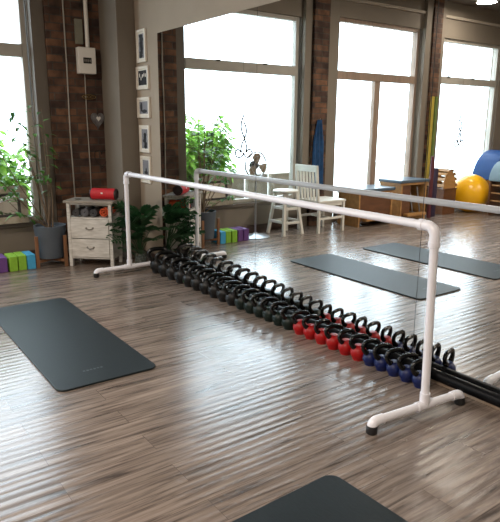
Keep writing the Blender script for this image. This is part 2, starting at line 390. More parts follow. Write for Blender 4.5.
# ------------------------------------------------------------------ barre
BX0, BX1, BY, BH = 1.18, 4.83, -.40, 1.0
t = empty('ballet_barre', ((BX0+BX1)/2, BY, 0), 0, 'long freestanding white plastic pipe ballet barre standing in front of the mirrors', 'ballet barre')
hx = (BX1-BX0)/2; r = .0215; zf = .062
MB().tube([(-hx+.07, 0, BH), (hx-.07, 0, BH)], r, 20).build('rail', M['pvc'], t, smooth=True)
for sx in (-1, 1):
    bxx = hx+.018 if sx > 0 else -hx           # the near post leans a little
    MB().tube([(bxx, 0, zf+.03), (sx*hx, 0, BH-.07)], r, 20).build('post', M['pvc'], t, smooth=True)
    R_ = .046
    pts = [(sx*(hx-.095), 0, BH)] + [(sx*(hx-R_+R_*math.sin(a)), 0, BH-R_+R_*math.cos(a)) for a in [i*PI/16 for i in range(9)]] + [(sx*hx, 0, BH-.10)]
    e = MB().tube(pts, .0265, 20)
    e.tube([(sx*(hx-.095), 0, BH), (sx*(hx-.070), 0, BH)], .029, 20).tube([(sx*hx, 0, BH-.075), (sx*hx, 0, BH-.10)], .029, 20)
    e.build('elbow_fitting', M['pvc'], t, smooth=True)
    ia = .272 if sx > 0 else .292; oa = .355   # inner and outer reach of the foot
    kx = .093 if sx > 0 else 0                 # slight turn of the near foot
    P = lambda y, z, bxx=bxx, kx=kx: (bxx+kx*y, y, z)
    MB().tube([P(-oa+.05, zf), P(ia-.05, zf)], r, 20).build('foot_pipe', M['pvc'], t, smooth=True)
    MB().tube([P(-.055, zf), P(.055, zf)], .0265, 20).tube([(bxx, 0, zf), (bxx, 0, zf+.07)], .0265, 20).build('tee_fitting', M['pvc'], t, smooth=True)
    for sy, fl in ((-1, oa), (1, ia)):
        Rb = .026
        pts = [P(sy*(fl-.07), zf)] + [P(sy*(fl-Rb+Rb*math.sin(a)), zf-Rb+Rb*math.cos(a)) for a in [i*PI/12 for i in range(7)]] + [P(sy*fl, .032)]
        MB().tube(pts, .0255, 18).build('foot_elbow', M['pvc'], t, smooth=True)
        q = P(sy*fl, 0)
        MB().lathe([(.024, .0), (.028, .005), (.028, .040), (.026, .044)], c=(q[0], q[1], 0), n=20).build('rubber_cap', M['rubber'], t, smooth=True)

# ------------------------------------------------------------------ kettlebells
def kettlebell(bm_, xy, yaw, label, grp, k_=1.0):
    t = empty('kettlebell', (xy[0], xy[1], 0), yaw, label, 'kettlebell', grp)
    R_ = .0535*k_; cz = .050*k_
    prof = [(.036*k_, 0)] + [(R_*math.sin(a), cz-R_*.96*math.cos(a)) for a in [PI*k/14 for k in range(4, 13)]] + [(.026, cz+R_*.93), (.012, cz+R_*.96)]
    MB().lathe(prof, n=24).build('bell', bm_, t, smooth=True)
    pts = [(0, -.030, .082), (0, -.047, .096), (0, -.060, .115), (0, -.062, .132), (0, -.056, .148), (0, -.040, .157), (0, -.014, .160), (0, .014, .160), (0, .040, .157), (0, .056, .148), (0, .062, .132), (0, .060, .115), (0, .047, .096), (0, .030, .082)]
    MB().tube(pts, [.018, .0155, .0135, .013, .013, .0135, .014, .014, .0135, .013, .013, .0135, .0155, .018], 14).build('handle', M['steel_blk'], t, smooth=True)
    return t
def word(n): return ['first', 'second', 'third', 'fourth', 'fifth', 'sixth', 'seventh', 'eighth', 'ninth', 'tenth', 'eleventh', 'twelfth', 'thirteenth', 'fourteenth', 'fifteenth', 'sixteenth'][n]
def SC(x): return 1.0+max(0, 3.5-x)*.25      # the heavier bells stand towards the far end
xs_far = []; x_ = 3.41
while x_ > 1.30: xs_far.append(x_); x_ -= .109*SC(x_)+.002
runs = [('blue', [4.609, 4.511, 4.413, 4.317, 4.221], M['blue'], 'blue kettlebell with black handle in the mirror row, {} from the near barre post', 'blue kettlebells nearest the barre post'),
        ('red', [4.118, 4.002, 3.886, 3.768, 3.650, 3.534], M['red'], 'red kettlebell with black handle in the mirror row, {} from the blue ones', 'red kettlebells in the middle of the row'),
        ('green', xs_far[:6], M['green_dk'], 'very dark green kettlebell in the mirror row, {} from the red ones', 'dark green kettlebells beside the red ones'),
        ('black', xs_far[6:], M['black'], 'black kettlebell in the mirror row, {} from the dark green ones', 'black kettlebells at the far end of the row')]
protos = {}
for nm, xs, m_, lab, grp in runs:
    for i, x in enumerate(xs):
        k = SC(x); yy = -.072-.0535*k*1.03+random.uniform(-.003, .001) if x > 3.45 else -.074-.0565*k
        yw = -.15+random.uniform(-.14, .14)
        if nm not in protos:
            o = protos[nm] = kettlebell(m_, (x, yy), yw, lab.format(word(i)), grp, .91 if nm == 'blue' else 1.0)
            if x < 3.45: o.scale = (k, k, k)
        else:
            o = copy_tree(protos[nm]); o.location = (x, yy, 0); o.scale = (k, k, k) if x < 3.45 else (1, 1, 1); o.rotation_euler.z = yw; o['label'] = lab.format(word(i))

# ------------------------------------------------------------------ exercise mats
def exmat(x0, y0, label):
    L_, W_ = 1.80, .62
    t = empty('exercise_mat', (x0+L_/2, y0+W_/2, 0), 0, label, 'exercise mat', 'black exercise mats on the floor')
    poly = []; rc = .055
    for (cx_, cy_, a0) in ((L_/2-rc, W_/2-rc, 0), (-L_/2+rc, W_/2-rc, PI/2), (-L_/2+rc, -W_/2+rc, PI), (L_/2-rc, -W_/2+rc, 1.5*PI)):
        poly += [(cx_+rc*math.cos(a0+k*PI/16), cy_+rc*math.sin(a0+k*PI/16)) for k in range(9)]
    MB().prism(poly, .012).build('mat_sheet', M['mat'], t, bevel=.003)
    g = MB()   # small worn print near one end
    for k in range(6): g.box(L_/2-.20, -.10+k*.022, .0118, L_/2-.185+.004*(k % 2), -.086+k*.022, .0126)
    g.build('print', M['matmark'], t)
    return t
m1 = exmat(1.707, -1.878, 'black exercise mat lying on the floor left of the barre, in view directly')
m2 = copy_tree(m1); m2.location = (4.965+.9, -1.125-.31, 0); m2.rotation_euler.z = math.radians(2); m2['label'] = 'black exercise mat whose rounded corner shows at the bottom edge of the photo'
m3 = copy_tree(m1); m3.location = (1.69+.9, -2.425-.31, 0); m3['label'] = 'black exercise mat seen only in the mirror, farther from the barre'

# ------------------------------------------------------------------ framed pictures on the wall
def blob(mb, cx_, cz_, rx, rz, y, n=9):
    mb.prism([(cx_+rx*math.cos(2*PI*k/n)*random.uniform(.75, 1.1), cz_+rz*math.sin(2*PI*k/n)*random.uniform(.75, 1.1)) for k in range(n)], .0008, f=lambda x, z, h: (x, y-h, z))
pics = [(.66, .87, 2.10, 2.42, 'topmost framed photo of standing dark figures'), (.625, .91, 1.83, 2.06, 'second framed photo down, dark group picture'), (.625, .915, 1.54, 1.75, 'third framed photo down, pale picture with dark silhouette'),
        (.655, .89, 1.18, 1.465, 'fourth framed photo down, dark tree shape on pale grey'), (.655, .89, .855, 1.14, 'lowest framed photo, dark shape above pale horizon beside the barre')]
for i, (x0, x1, z0, z1, lab) in enumerate(pics):
    hw, hh = (x1-x0)/2, (z1-z0)/2
    t = empty('picture_frame', ((x0+x1)/2, .024, (z0+z1)/2), 0, 'white '+lab.replace('framed photo', 'framed black and white photo'), 'picture', 'small framed photos on the wall')
    f = .03
    MB().box(-hw, -.022, -hh, -hw+f, 0, hh).box(hw-f, -.022, -hh, hw, 0, hh).box(-hw+f, -.022, hh-f, hw-f, 0, hh).box(-hw+f, -.022, -hh, hw-f, 0, -hh+f).build('frame', M['fr_white'], t, bevel=.003)
    MB().box(-hw+f, -.010, -hh+f, hw-f, -.002, hh-f).build('mount', M['mount'], t)
    pm = MB(); a, c = hw-.042, hh-.042
    pm.use(M['paper_dk'] if i == 1 else M['paper_mid']).box(-a, -.0115, -c, a, -.0102, c)
    pm.use(M['mount'] if i == 1 else M['paper_dk'])
    if i == 0:
        for k in range(7): blob(pm, random.uniform(-.3, .3)*a, c*(.8-.27*k), a*.7, c*.2, -.0116)
    elif i == 1:
        for k in range(5): blob(pm, a*(-.7+.35*k), random.uniform(-.2, .4)*c, a*.12, c*.3, -.0116)
    elif i == 2:
        blob(pm, -a*.5, .1*c, a*.25, c*.8, -.0116); blob(pm, a*.1, -.6*c, a*.7, c*.3, -.0116)
    elif i == 3:
        for k in range(5): blob(pm, random.uniform(-.2, .3)*a, c*(.4-.3*k), a*.5, c*.25, -.0116)
    else:
        blob(pm, a*.1, -.3*c, a*.6, c*.22, -.0116); blob(pm, a*.1, -.05*c, a*.2, c*.3, -.0116)
    pm.build('photo_print', None, t)

# ------------------------------------------------------------------ brick pier fittings
bx = .14
t = empty('fuse_box', (bx, -.365, 2.0), 0, 'white electrical fuse box with a black switch window on the brick', 'fuse box')
MB().box(0, -.095, 0, .085, .095, .27).build('case', M['whiteplas'], t, bevel=.006)
MB().box(.085, -.045, .105, .088, .045, .165).build('switch_window', M['blackplas'], t)
sw = MB()
for k in range(4): sw.box(.088, -.036+k*.02, .122, .094, -.024+k*.02, .146)
sw.build('switch', M['pewter'], t)
tag(MB().box(0, -.04, 0, .03, .04, .25).build('back_plate', M['greybox'], bevel=.003, loc=(bx, -.42, 2.305)), 'narrow olive grey metal plate on the brick above the fuse box', 'plate')
tag(MB().tube([(0, 0, 0), (0, 0, 1.22)], .022, 14).build('conduit_pipe', M['whiteplas'], smooth=True, loc=(bx+.03, -.335, 2.272)), 'thick pale conduit pipe running up from the fuse box', 'pipe')
tag(MB().tube([(0, 0, .002), (0, .006, .6), (0, -.004, 1.4), (0, .004, 2.1), (0, 0, 3.49)], .008, 8).build('cable', M['cable'], smooth=True, loc=(bx+.009, -.572, 0)), 'thin grey cable running the full height of the brick, left of the fuse box', 'cable')
tag(MB().tube([(0, 0, .45), (0, .003, 1.0), (0, -.003, 1.6), (0, 0, 2.028)], .006, 8).build('cable', M['cable'], smooth=True, loc=(bx+.008, -.375, 0)), 'thin grey cable hanging straight down from the fuse box', 'cable')
# tin heart
def heart(s_, n=36):
    return [(s_*.062*math.sin(a)**3*1.0, s_*.0039*(13*math.cos(a)-5*math.cos(2*a)-2*math.cos(3*a)-math.cos(4*a))) for a in [2*PI*k/n for k in range(n)]]
t = empty('heart_ornament', (bx+.012, -.262, 1.52), 0, 'mottled grey tin heart hanging on the brick below the fuse box', 'ornament')
h = MB(); h.prism([(x*1.15, z*1.5) for x, z in heart(1.05)], .022, f=lambda x, z, q: (q, x, z)); h.build('heart', M['heart'], t, bevel=.006, smooth=True)
hh = MB(); hh.prism([(x*.5+.006, z*.6+.012) for x, z in heart(.8)], .004, f=lambda x, z, q: (q, x, z), z0=.0225); hh.build('heart_inlay', M['whiteplas'], t)
MB().tube([(.01, 0, .05), (.005, .005, .13), (-.005, 0, .17)], .002, 6).build('hanging_cord', M['wire'], t)
# fish shaped wire plaque
t = empty('wire_plaque', (bx+.02, -.345, 1.762), 0, 'small oval brass wire plaque on the brick just above the tin heart', 'ornament')
g = MB().tube([(0, .075*math.cos(a), .024*math.sin(a)) for a in [2*PI*k/28 for k in range(28)]], .004, 6, closed=True)
for k in (-1, 0, 1): g.tube([(0, k*.034+.014*math.cos(a), .014*math.sin(a)) for a in [2*PI*j/12 for j in range(12)]], .003, 6, closed=True)
g.build('wire_oval', mat('dull brass', (.25, .17, .07), .4, metal=.8), t, smooth=True)
MB().tube([(.0, -.0, 0), (-.019, 0, 0)], .003, 6).build('fixing_pin', M['wire'], t)
t = empty('wire_heart', (bx+.01, -.232, 1.10), 0, 'faint open wire heart on the brick, lowest of the wall ornaments', 'ornament')
MB().tube([(0, x*1.25, z*1.7) for x, z in heart(1.1, 40)], .0035, 6, closed=True).build('wire_outline', M['wire'], t, smooth=True)
MB().tube([(0, 0, .035), (0, 0, .13)], .002, 6).build('hanging_cord', M['wire'], t)

# ------------------------------------------------------------------ dresser
dx, dy = .683, .730        # along the front, left to right
ang = math.atan2(dx, -dy)  # local +x = along front
ang = math.atan2(.730, .683)
W, D, Hh = .486, .285, .70
# local frame: x along the front (0..W), y = into the cabinet (0..D)
t = empty('drawer_cabinet', (.575, -.813, 0), ang, 'distressed off white small cabinet with two drawers and an open top shelf in the corner', 'cabinet')
lg = .035
for (a, c) in ((0, 0), (W-lg, 0), (0, D-lg), (W-lg, D-lg)):
    MB().box(a, c, 0, a+lg, c+lg, Hh-.025).build('leg', M['distress'], t, bevel=.003)
MB().box(-.025, -.02, Hh-.025, W+.025, D+.015, Hh).build('top_board', M['distress_top'], t, bevel=.004)
bd = MB()
zs = .525
bd.box(lg, .008, .085, W-lg, .022, .10)                       # bottom rail
bd.box(lg, .006, zs-.015, W-lg, D-.01, zs)                    # shelf under open cubby
bd.box(lg, .008, Hh-.045, W-lg, .02, Hh-.025)                 # top rail
bd.box(.006, lg, .085, .02, D-lg, zs).box(W-.02, lg, .085, W-.006, D-lg, zs)   # side panels
bd.box(.006, lg, Hh-.045, .02, D-lg, Hh-.025).box(W-.02, lg, Hh-.045, W-.006, D-lg, Hh-.025)
bd.box(lg, D-.02, .085, W-lg, D-.008, Hh-.026).box(lg, .03, .085, W-lg, D-.02, .10)
bd.build('carcass', M['distress'], t, bevel=.002)
for (z0, z1) in ((.105, .298), (.306, .507)):
    dr = MB().box(lg+.003, -.004, z0, W-lg-.003, .014, z1).box(lg+.006, .014, z0+.006, W-lg-.006, D-.03, z0+.014).box(lg+.006, .014, z0+.014, lg+.014, D-.03, z1-.03).box(W-lg-.014, .014, z0+.014, W-lg-.006, D-.03, z1-.03).build('drawer', M['distress'], t, bevel=.003)
    zc = (z0+z1)/2+.005
    hn = MB().tube([(W/2-.035, -.006, zc+.004), (W/2-.03, -.018, zc-.004), (W/2, -.022, zc-.009), (W/2+.03, -.018, zc-.004), (W/2+.035, -.006, zc+.004)], .0042, 8)
    hn.lathe([(.010, -.010), (.011, -.004)], c=(W/2-.035, 0, zc+.004), n=12, axis='y').lathe([(.010, -.010), (.011, -.004)], c=(W/2+.035, 0, zc+.004), n=12, axis='y')
    hn.build('handle', M['pewter'], dr, smooth=True)
cab = t
Rz = Matrix.Rotation(ang, 4, 'Z')
def cabpt(x, y, z): v = Rz @ Vector((x, y, 0)); return (.575+v.x, -.813+v.y, z)
# rolled things in the cubby (axis along depth)
def spiral_roll(R_, L_, m_, name, turns=3.2):
    pts = [];  n = 60
    for k in range(n+1):
        a = turns*2*PI*k/n; rr0 = R_*(.12+.80*k/n); pts.append((rr0*math.cos(a), rr0*math.sin(a)))
    th = R_*.085
    mb = MB(); inn = []; out = []
    for k, (x, z) in enumerate(pts):
        a = turns*2*PI*k/n; ux, uz = math.cos(a), math.sin(a)
        inn.append((x-ux*th, z-uz*th)); out.append((x+ux*th, z+uz*th))
    P = inn+out[::-1]
    va = [mb.bm.verts.new((x, 0, z)) for x, z in P]; vb = [mb.bm.verts.new((x, L_, z)) for x, z in P]; N = len(P)
    for k in range(N): mb._f([va[k], va[(k+1) % N], vb[(k+1) % N], vb[k]])
    h_ = len(inn)
    for k in range(h_-1):
        mb._f([va[k], va[k+1], va[N-2-k], va[N-1-k]]); mb._f([vb[k], vb[k+1], vb[N-2-k], vb[N-1-k]])
    return mb, m_, name
rolls = [(.085, .044, M['rollgrey'], 'rolled_towel', 'dark charcoal rolled towel at the left end of the cabinet shelf', 'towel'), (.180, .048, M['rollgrey2'], 'rolled_towel', 'grey rolled towel second from left on the cabinet shelf', 'towel'),
         (.275, .045, M['rollgrey'], 'rolled_towel', 'charcoal rolled towel beside the orange roll on the cabinet shelf', 'towel')]
for (x, R_, m_, nm, lab, ct) in rolls:
    mb, mm_, n_ = spiral_roll(R_, .20, m_, nm)
    o = mb.build(n_, mm_, smooth=True, loc=cabpt(x, .03, zs+R_*1.01+.0015), rotz=ang); tag(o, lab, ct, 'rolled towels on the cabinet shelf')
mb, mm_, n_ = spiral_roll(.056, .225, M['orange'], 'rolled_band', 2.2)
tag(mb.build('rolled_band', M['orange'], smooth=True, loc=cabpt(.392, .025, zs+.0585), rotz=ang), 'bright orange roll at the right end of the cabinet shelf', 'roll')
# speaker
t = empty('portable_speaker', cabpt(.37, .12, Hh), ang, 'red cylindrical portable speaker lying on top of the small cabinet', 'speaker')
MB().lathe([(.058, -.125), (.060, -.10), (.060, .10), (.058, .125)], c=(0, 0, .0605), n=28, axis='x').build('speaker_body', M['spk'], t, smooth=True)
for s_ in (-1, 1): MB().lathe([(.0585, s_*.1252), (.056, s_*.140), (.045, s_*.141), (.042, s_*.132), (.005, s_*.130)], c=(0, 0, .0605), n=28, axis='x').build('end_cap', M['spk_end'], t, smooth=True)
MB().box(-.012, -.0625, .068, .010, -.058, .082).build('logo_badge', M['whiteplas'], t, bevel=.002)
MB().tube([(-.085, -.028, .005), (.085, -.028, .005)], .005, 8).tube([(-.085, .028, .005), (.085, .028, .005)], .005, 8).build('rubber_foot', M['spk_end'], t)
# small dish on the cabinet
t = MB().lathe([(.028, 0), (.034, .004), (.036, .010), (.032, .009), (.02, .005)], n=20).build('dish', M['pewter'], smooth=True, loc=cabpt(.09, .10, Hh+.0005)); tag(t, 'tiny shallow metal dish on the left of the cabinet top', 'dish')

# ------------------------------------------------------------------ planter with tree
PX, PY = .40, -.945
t = empty('potted_tree', (PX, PY, 0), 0, 'thin stemmed leafy tree in a charcoal grey planter on wooden legs under the window', 'potted plant')
MB().lathe([(.125, .085), (.135, .09), (.162, .40), (.165, .43), (.150, .43), (.147, .40), (.02, .395)], n=36).build('planter', M['pot'], t, smooth=True)
MB().lathe([(.146, .385), (.08, .402), (.01, .406)], n=24).build('soil', M['soil'], t, smooth=True)
lg4 = [(.190*math.cos(math.radians(-16+q)), .190*math.sin(math.radians(-16+q))) for q in (48, 132, 228, 312)]
for (ax, ay) in lg4: MB().bar((ax, ay, 0), (ax, ay, .335), .034, .022).build('stand_leg', M['oak'], t, bevel=.003)
sc_ = MB()
for p_, q_ in ((0, 2), (1, 3)): sc_.bar((lg4[p_][0]*.93, lg4[p_][1]*.93, .065), (lg4[q_][0]*.93, lg4[q_][1]*.93, .065), .03, .025)
sc_.build('stand_cross', M['oak'], t, bevel=.002)
def leaf(mb, p, d, L_, W_, droop=.25, n=4):
    """pointed folded leaf of n segments from p along d"""
    p = Vector(p); d = Vector(d).normalized(); side = d.cross(Vector((0, 0, 1)))
    if side.length < .05: side = Vector((1, 0, 0))
    side.normalize(); nrm = side.cross(d).normalized()
    prev = None
    for k in range(n+1):
        s_ = k/n; wd = W_*math.sin(PI*min(1, .06+s_*.94))**.8*.5*(1.15-.5*s_)
        c = p+d*L_*s_-Vector((0, 0, 1))*droop*L_*s_*s_
        row = [mb.bm.verts.new(c-side*wd+nrm*wd*.3), mb.bm.verts.new(c), mb.bm.verts.new(c+side*wd+nrm*wd*.3)]
        if prev:
            mb._f([prev[0], prev[1], row[1], row[0]]); mb._f([prev[1], prev[2], row[2], row[1]])
        prev = row
stem = MB(); lf = MB(); rnd = random.Random(3)
def branch(st, lfm, p0, p1, r0, nleaf, ll, spread=.5, start=.4, sway=.05, rn=None):
    rn = rn or rnd; p0, p1 = Vector(p0), Vector(p1); N = 8; pts = []
    ph = rn.uniform(0, 6)
    for k in range(N+1):
        s_ = k/N; pts.append(p0.lerp(p1, s_)+Vector((math.sin(ph+3*s_)*sway*s_, math.cos(ph+2.4*s_)*sway*s_, 0)))
    st.tube(pts, [r0*(1-.75*k/N) for k in range(N+1)], 6)
    for k in range(nleaf):
        s_ = start+(1-start)*(k+rn.random())/nleaf; i = min(N-1, int(s_*N)); q = pts[i].lerp(pts[i+1], s_*N-i)
        a = rn.uniform(0, 2*PI); d = Vector((math.cos(a), math.sin(a), rn.uniform(-.5, .4)))
        e = q+d.normalized()*rn.uniform(.02, .06)
        st.tube([q, e], .0015, 4); leaf(lfm, e, d, ll*rn.uniform(.7, 1.2), ll*.5, rn.uniform(.1, .5))
for (dx_, dy_, h_, nl) in ((-.02, -.06, 1.65, 10), (.03, .02, 1.55, 8), (-.06, .06, 1.62, 8), (.0, -.30, 1.45, 26), (-.02, .06, 1.15, 8), (-.08, -.42, 1.25, 26), (-.05, -.2, 1.6, 20), (-.12, -.55, 1.0, 20), (.02, -.36, .62, 12)):
    branch(stem, lf, (rnd.uniform(-.03, .03), rnd.uniform(-.03, .03), .39), (dx_, dy_, h_), .008, nl, .095, start=.42)
stem.build('stem', M['bark'], t, smooth=True); lf.build('foliage', M['leaf_in'], t, smooth=True)

# garden shrub outside window 1
t = empty('garden_shrub', (-.72, -1.44, -.2), 0, 'bright green leafy shrub outside, seen through the window beside the corner', 'shrub')
stem = MB(); lf = MB(); rnd2 = random.Random(11)
for k in range(56):
    a = rnd2.uniform(0, 2*PI); rad = .08+.55*math.sqrt(rnd2.random())
    top = (math.cos(a)*rad*.45, math.sin(a)*rad*1.25, rnd2.uniform(1.15, 1.90)-.2*rad)
    branch(stem, lf, (math.cos(a)*.05, math.sin(a)*.08, 0), top, .007, 48, .175, start=.45, sway=.12, rn=rnd2)
stem.build('stem', M['bark'], t, smooth=True); lf.build('foliage', M['leaf_out'], t, smooth=True)


# ------------------------------------------------------------------ yoga blocks
blocks = [(-1.455, M['blk_purple'], 'purple foam yoga block at the left end of the block row'), (-1.358, M['blk_green'], 'lime green foam yoga block beside the purple one'),
          (-1.268, M['blk_green'], 'lime green foam yoga block beside the blue one'), (-1.182, M['blk_blue'], 'sky blue foam yoga block nearest the grey planter')]
b0 = None
for i, (y, m_, lab) in enumerate(blocks):
    o = MB().box(-.115, -.04, 0, .115, .04, .155).build('yoga_block', m_, bevel=.008, loc=(.375+.01*(i % 2), y-.0, 0), rotz=random.uniform(-.02, .02), seg=3)
    tag(o, lab, 'yoga block', 'yoga blocks on the floor below the window')
o = MB().box(-.115, -.04, 0, .115, .04, .155).build('yoga_block', M['blk_purple'], bevel=.008, loc=(.375, -1.55, 0), seg=3)
tag(o, 'second purple foam yoga block, furthest from the grey planter', 'yoga block', 'yoga blocks on the floor below the window')

# ------------------------------------------------------------------ framed mirror on the sill
t = empty('standing_frame', (.085, -1.335, .422), 0, 'weathered cream wooden framed mirror leaning on the window sill', 'mirror')
tilt = Matrix.Rotation(-.10, 4, 'Y')
def fr(mb, name, m_):
    o = mb.build(name, m_, t, bevel=.003); o.matrix_local = Matrix.Translation((-.005, 0, .004)) @ tilt; return o
hw, hh = .27, .40
f = .075
fr(MB().box(-.015, -hw, 0, .015, -hw+f, hh).box(-.015, hw-f, 0, .015, hw, hh).box(-.015, -hw+f, 0, .015, hw-f, f).box(-.015, -hw+f, hh-f, .015, hw-f, hh), 'frame', mat('weathered cream wood', (.42, .37, .29), .65, scale=12, col2=(.24, .20, .15), bump=.3))
g = .026
fr(MB().box(-.01, -hw+f, f, .017, -hw+f+g, hh-f).box(-.01, hw-f-g, f, .017, hw-f, hh-f).box(-.01, -hw+f+g, f, .017, hw-f-g, f+g).box(-.01, -hw+f+g, hh-f-g, .017, hw-f-g, hh-f), 'inner_edge', M['dark_in'])
fr(MB().box(-.012, -hw+f+g, f+g, .004, hw-f-g, hh-f-g), 'mirror_glass', M['mirror'])

# ------------------------------------------------------------------ split leaf plant in the corner
t = empty('potted_monstera', (.93, -.16, 0), 0, 'dark green split leaf plant in a glass jar on the floor below the framed photos', 'potted plant')
jar = MB().lathe([(.055, 0), (.062, .01), (.066, .10), (.060, .13), (.056, .13), (.060, .10), (.056, .015), (.01, .012)], n=24)
gl = bpy.data.materials.new('jar glass'); gl.use_nodes = True; gb = gl.node_tree.nodes['Principled BSDF']; gb.inputs['Transmission Weight'].default_value = .9; gb.inputs['Roughness'].default_value = .03; gb.inputs['Base Color'].default_value = (.75, .85, .8, 1)
jar.build('jar', gl, t, smooth=True)
MB().lathe([(.05, .018), (.054, .09), (.01, .095)], n=20).build('soil', M['soil'], t, smooth=True)
def split_leaf(mb, p, d, L_, up_=.2, roll=0):
    d = Vector(d).normalized(); p = Vector(p)
    side = d.cross(Vector((0, 0, 1))).normalized(); side = Matrix.Rotation(roll, 3, d) @ side; nrm = side.cross(d)
    N = 6
    def mid(s_): return p+d*L_*s_-Vector((0, 0, 1))*.35*L_*s_*s_
    mbp = None
    for k in range(N+1):   # midrib strip
        s_ = k/N; c = mid(s_); w_ = L_*.10*(1-.7*s_)
        row = [mb.bm.verts.new(c-side*w_), mb.bm.verts.new(c+side*w_)]
        if mbp: mb._f([mbp[0], mbp[1], row[1], row[0]])
        mbp = row
    for k in range(N):
        s_ = (k+.5)/N; c = mid(s_); ln = L_*.52*math.sin(PI*(.18+.72*s_))**.8
        for sg in (-1, 1):
            dd = (side*sg+d*(.25+.5*s_)).normalized(); w_ = L_*.09
            q0 = c+side*sg*L_*.06; q1 = q0+dd*ln*.55+nrm*ln*.06; q2 = q0+dd*ln-Vector((0, 0, 1))*ln*.22
            v = [mb.bm.verts.new(q) for q in (q0-d*w_, q0+d*w_, q1+d*w_*.95, q2, q1-d*w_*.95)]
            mb._f([v[0], v[1], v[2], v[4]]); mb._f([v[4], v[2], v[3]])
stem = MB(); lf = MB(); rm = random.Random(5)
for (ex, ey, ez, L_) in ((.06, -.18, .42, .18), (.0, -.10, .54, .20), (.18, -.04, .50, .20), (.06, -.20, .27, .18), (.03, -.16, .33, .16), (.25, .03, .40, .17), (.12, -.10, .30, .18), (.16, -.10, .17, .14), (-.10, -.03, .48, .14), (.12, .02, .56, .15), (.06, -.14, .14, .14), (.10, -.12, .46, .18), (.08, -.02, .42, .22), (.14, -.08, .38, .18), (.04, -.12, .22, .16), (.22, .0, .28, .18), (.08, -.10, .56, .18)):
    base = (rm.uniform(-.02, .02), rm.uniform(-.02, .02), .09); m_ = (ex*.45, ey*.45, ez*.75)
    stem.tube([base, m_, (ex*.8, ey*.8, ez)], [.005, .004, .003], 6)
    split_leaf(lf, (ex*.8, ey*.8, ez), (ex*.7+.005, ey*.8, .10), L_*1.45, roll=rm.uniform(-.4, .4))
stem.build('stem', M['leaf_dk'], t, smooth=True); lf.build('foliage', M['leaf_dk'], t)

# ------------------------------------------------------------------ things along the window wall, seen in the mirror
# pedestal fan
t = empty('pedestal_fan', (.34, -1.80, 0), 0, 'pedestal fan with round metal base standing between the window and the white stool', 'fan')
MB().lathe([(.19, 0), (.195, .008), (.18, .018), (.05, .035), (.025, .06)], n=36).build('base', M['chrome'], t, smooth=True)
MB().tube([(0, 0, .04), (0, 0, .88)], .012, 12).tube([(0, 0, .5), (0, 0, .56)], .018, 12).build('pole', M['chrome'], t, smooth=True)
MB().lathe([(.02, -.10), (.05, -.08), (.06, -.02), (.05, .0)], c=(0, 0, .96), n=20, axis='x').tube([(-.03, 0, .86), (-.03, 0, .93)], .02, 10).build('motor_housing', M['dark_in'], t, smooth=True)
cg = MB()
for rad in (.17, .12, .07): cg.tube([(.05+(.02 if rad < .15 else 0), rad*math.cos(a), .96+rad*math.sin(a)) for a in [2*PI*k/28 for k in range(28)]], .004, 4, closed=True)
cg.tube([(.0, .17*math.cos(a), .96+.17*math.sin(a)) for a in [2*PI*k/28 for k in range(28)]], .010, 6, closed=True)
for k in range(24):
    a = 2*PI*k/24; cg.tube([(.075, .02*math.cos(a), .96+.02*math.sin(a)), (.07, .12*math.cos(a), .96+.12*math.sin(a)), (.05, .17*math.cos(a), .96+.17*math.sin(a)), (.0, .17*math.cos(a), .96+.17*math.sin(a))], .0012, 4)
cg.build('cage', M['chrome'], t)
for k in range(3):
    bl = MB(); a0 = 2*PI*k/3+PI/2-.2
    pts = [(.03, .03, -.6), (.03, .13, -.5), (.035, .16, -.1), (.045, .155, .35), (.05, .12, .6), (.045, .03, .6)]
    bl.poly([(x, r_*math.cos(a0+q), .96+r_*math.sin(a0+q)) for x, r_, q in pts]); o = bl.build('blade', M['fanblade'], t); sm = o.modifiers.new('solid', 'SOLIDIFY'); sm.thickness = .003

# white stool
t = empty('wooden_stool', (.36, -2.30, 0), 0, 'white backless wooden stool with round seat, beside the fan', 'stool')
MB().lathe([(.165, .575), (.175, .58), (.18, .59), (.175, .605), (.165, .61)], n=32).build('seat', M['white_wood'], t, smooth=True)
for sx in (-1, 1):
    for sy in (-1, 1): MB().bar((sx*.175, sy*.165, 0), (sx*.10, sy*.10, .575), .04, .035).build('leg', M['white_wood'], t, bevel=.003)
def rung(z, a, c): return MB().bar(a, c, .022, .035)
for z, q in ((.17, .152), (.36, .127)):
    for s_ in (-1, 1):
        MB().bar((s_*q, -q+.02, z), (s_*q, q-.02, z), .02, .035).build('rung', M['white_wood'], t, bevel=.002)
        MB().bar((-q+.02, s_*q, z+.01), (q-.02, s_*q, z+.01), .02, .035).build('rung', M['white_wood'], t, bevel=.002)
# white chair; back at +y side, facing -y
t = empty('slat_back_chair', (.42, -2.90, 0), 0, 'white wooden chair with vertical slat back, beside the backless stool', 'chair')
hw, hd = .21, .24
MB().box(-hw-.01, -hd-.05, .42, hw+.01, hd-.01, .45).build('seat', M['white_wood'], t, bevel=.006)
MB().box(-hw+.02, -hd+.0, .37, hw-.02, -hd+.02, .42).box(-hw+.02, hd-.04, .37, hw-.02, hd-.02, .42).box(-hw, -hd+.02, .37, -hw+.02, hd-.04, .42).box(hw-.02, -hd+.02, .37, hw, hd-.04, .42).build('apron', M['white_wood'], t)
for sx in (-1, 1):
    MB().box(sx*hw-.018, -hd-.02, 0, sx*hw+.018, -hd+.018, .42).build('leg', M['white_wood'], t, bevel=.003)
    MB().bar((sx*hw, hd-.02, 0), (sx*hw, hd-.015, .45), .036, .036).bar((sx*hw, hd+.005, .45), (sx*hw, hd+.05, .925), .036, .034).build('leg', M['white_wood'], t, bevel=.003)
    MB().bar((sx*hw, -hd+.02, .2), (sx*hw, hd-.04, .2), .02, .03).build('rung', M['white_wood'], t)
MB().bar((-hw+.02, 0, .2), (hw-.02, 0, .2), .02, .03).build('rung', M['white_wood'], t)
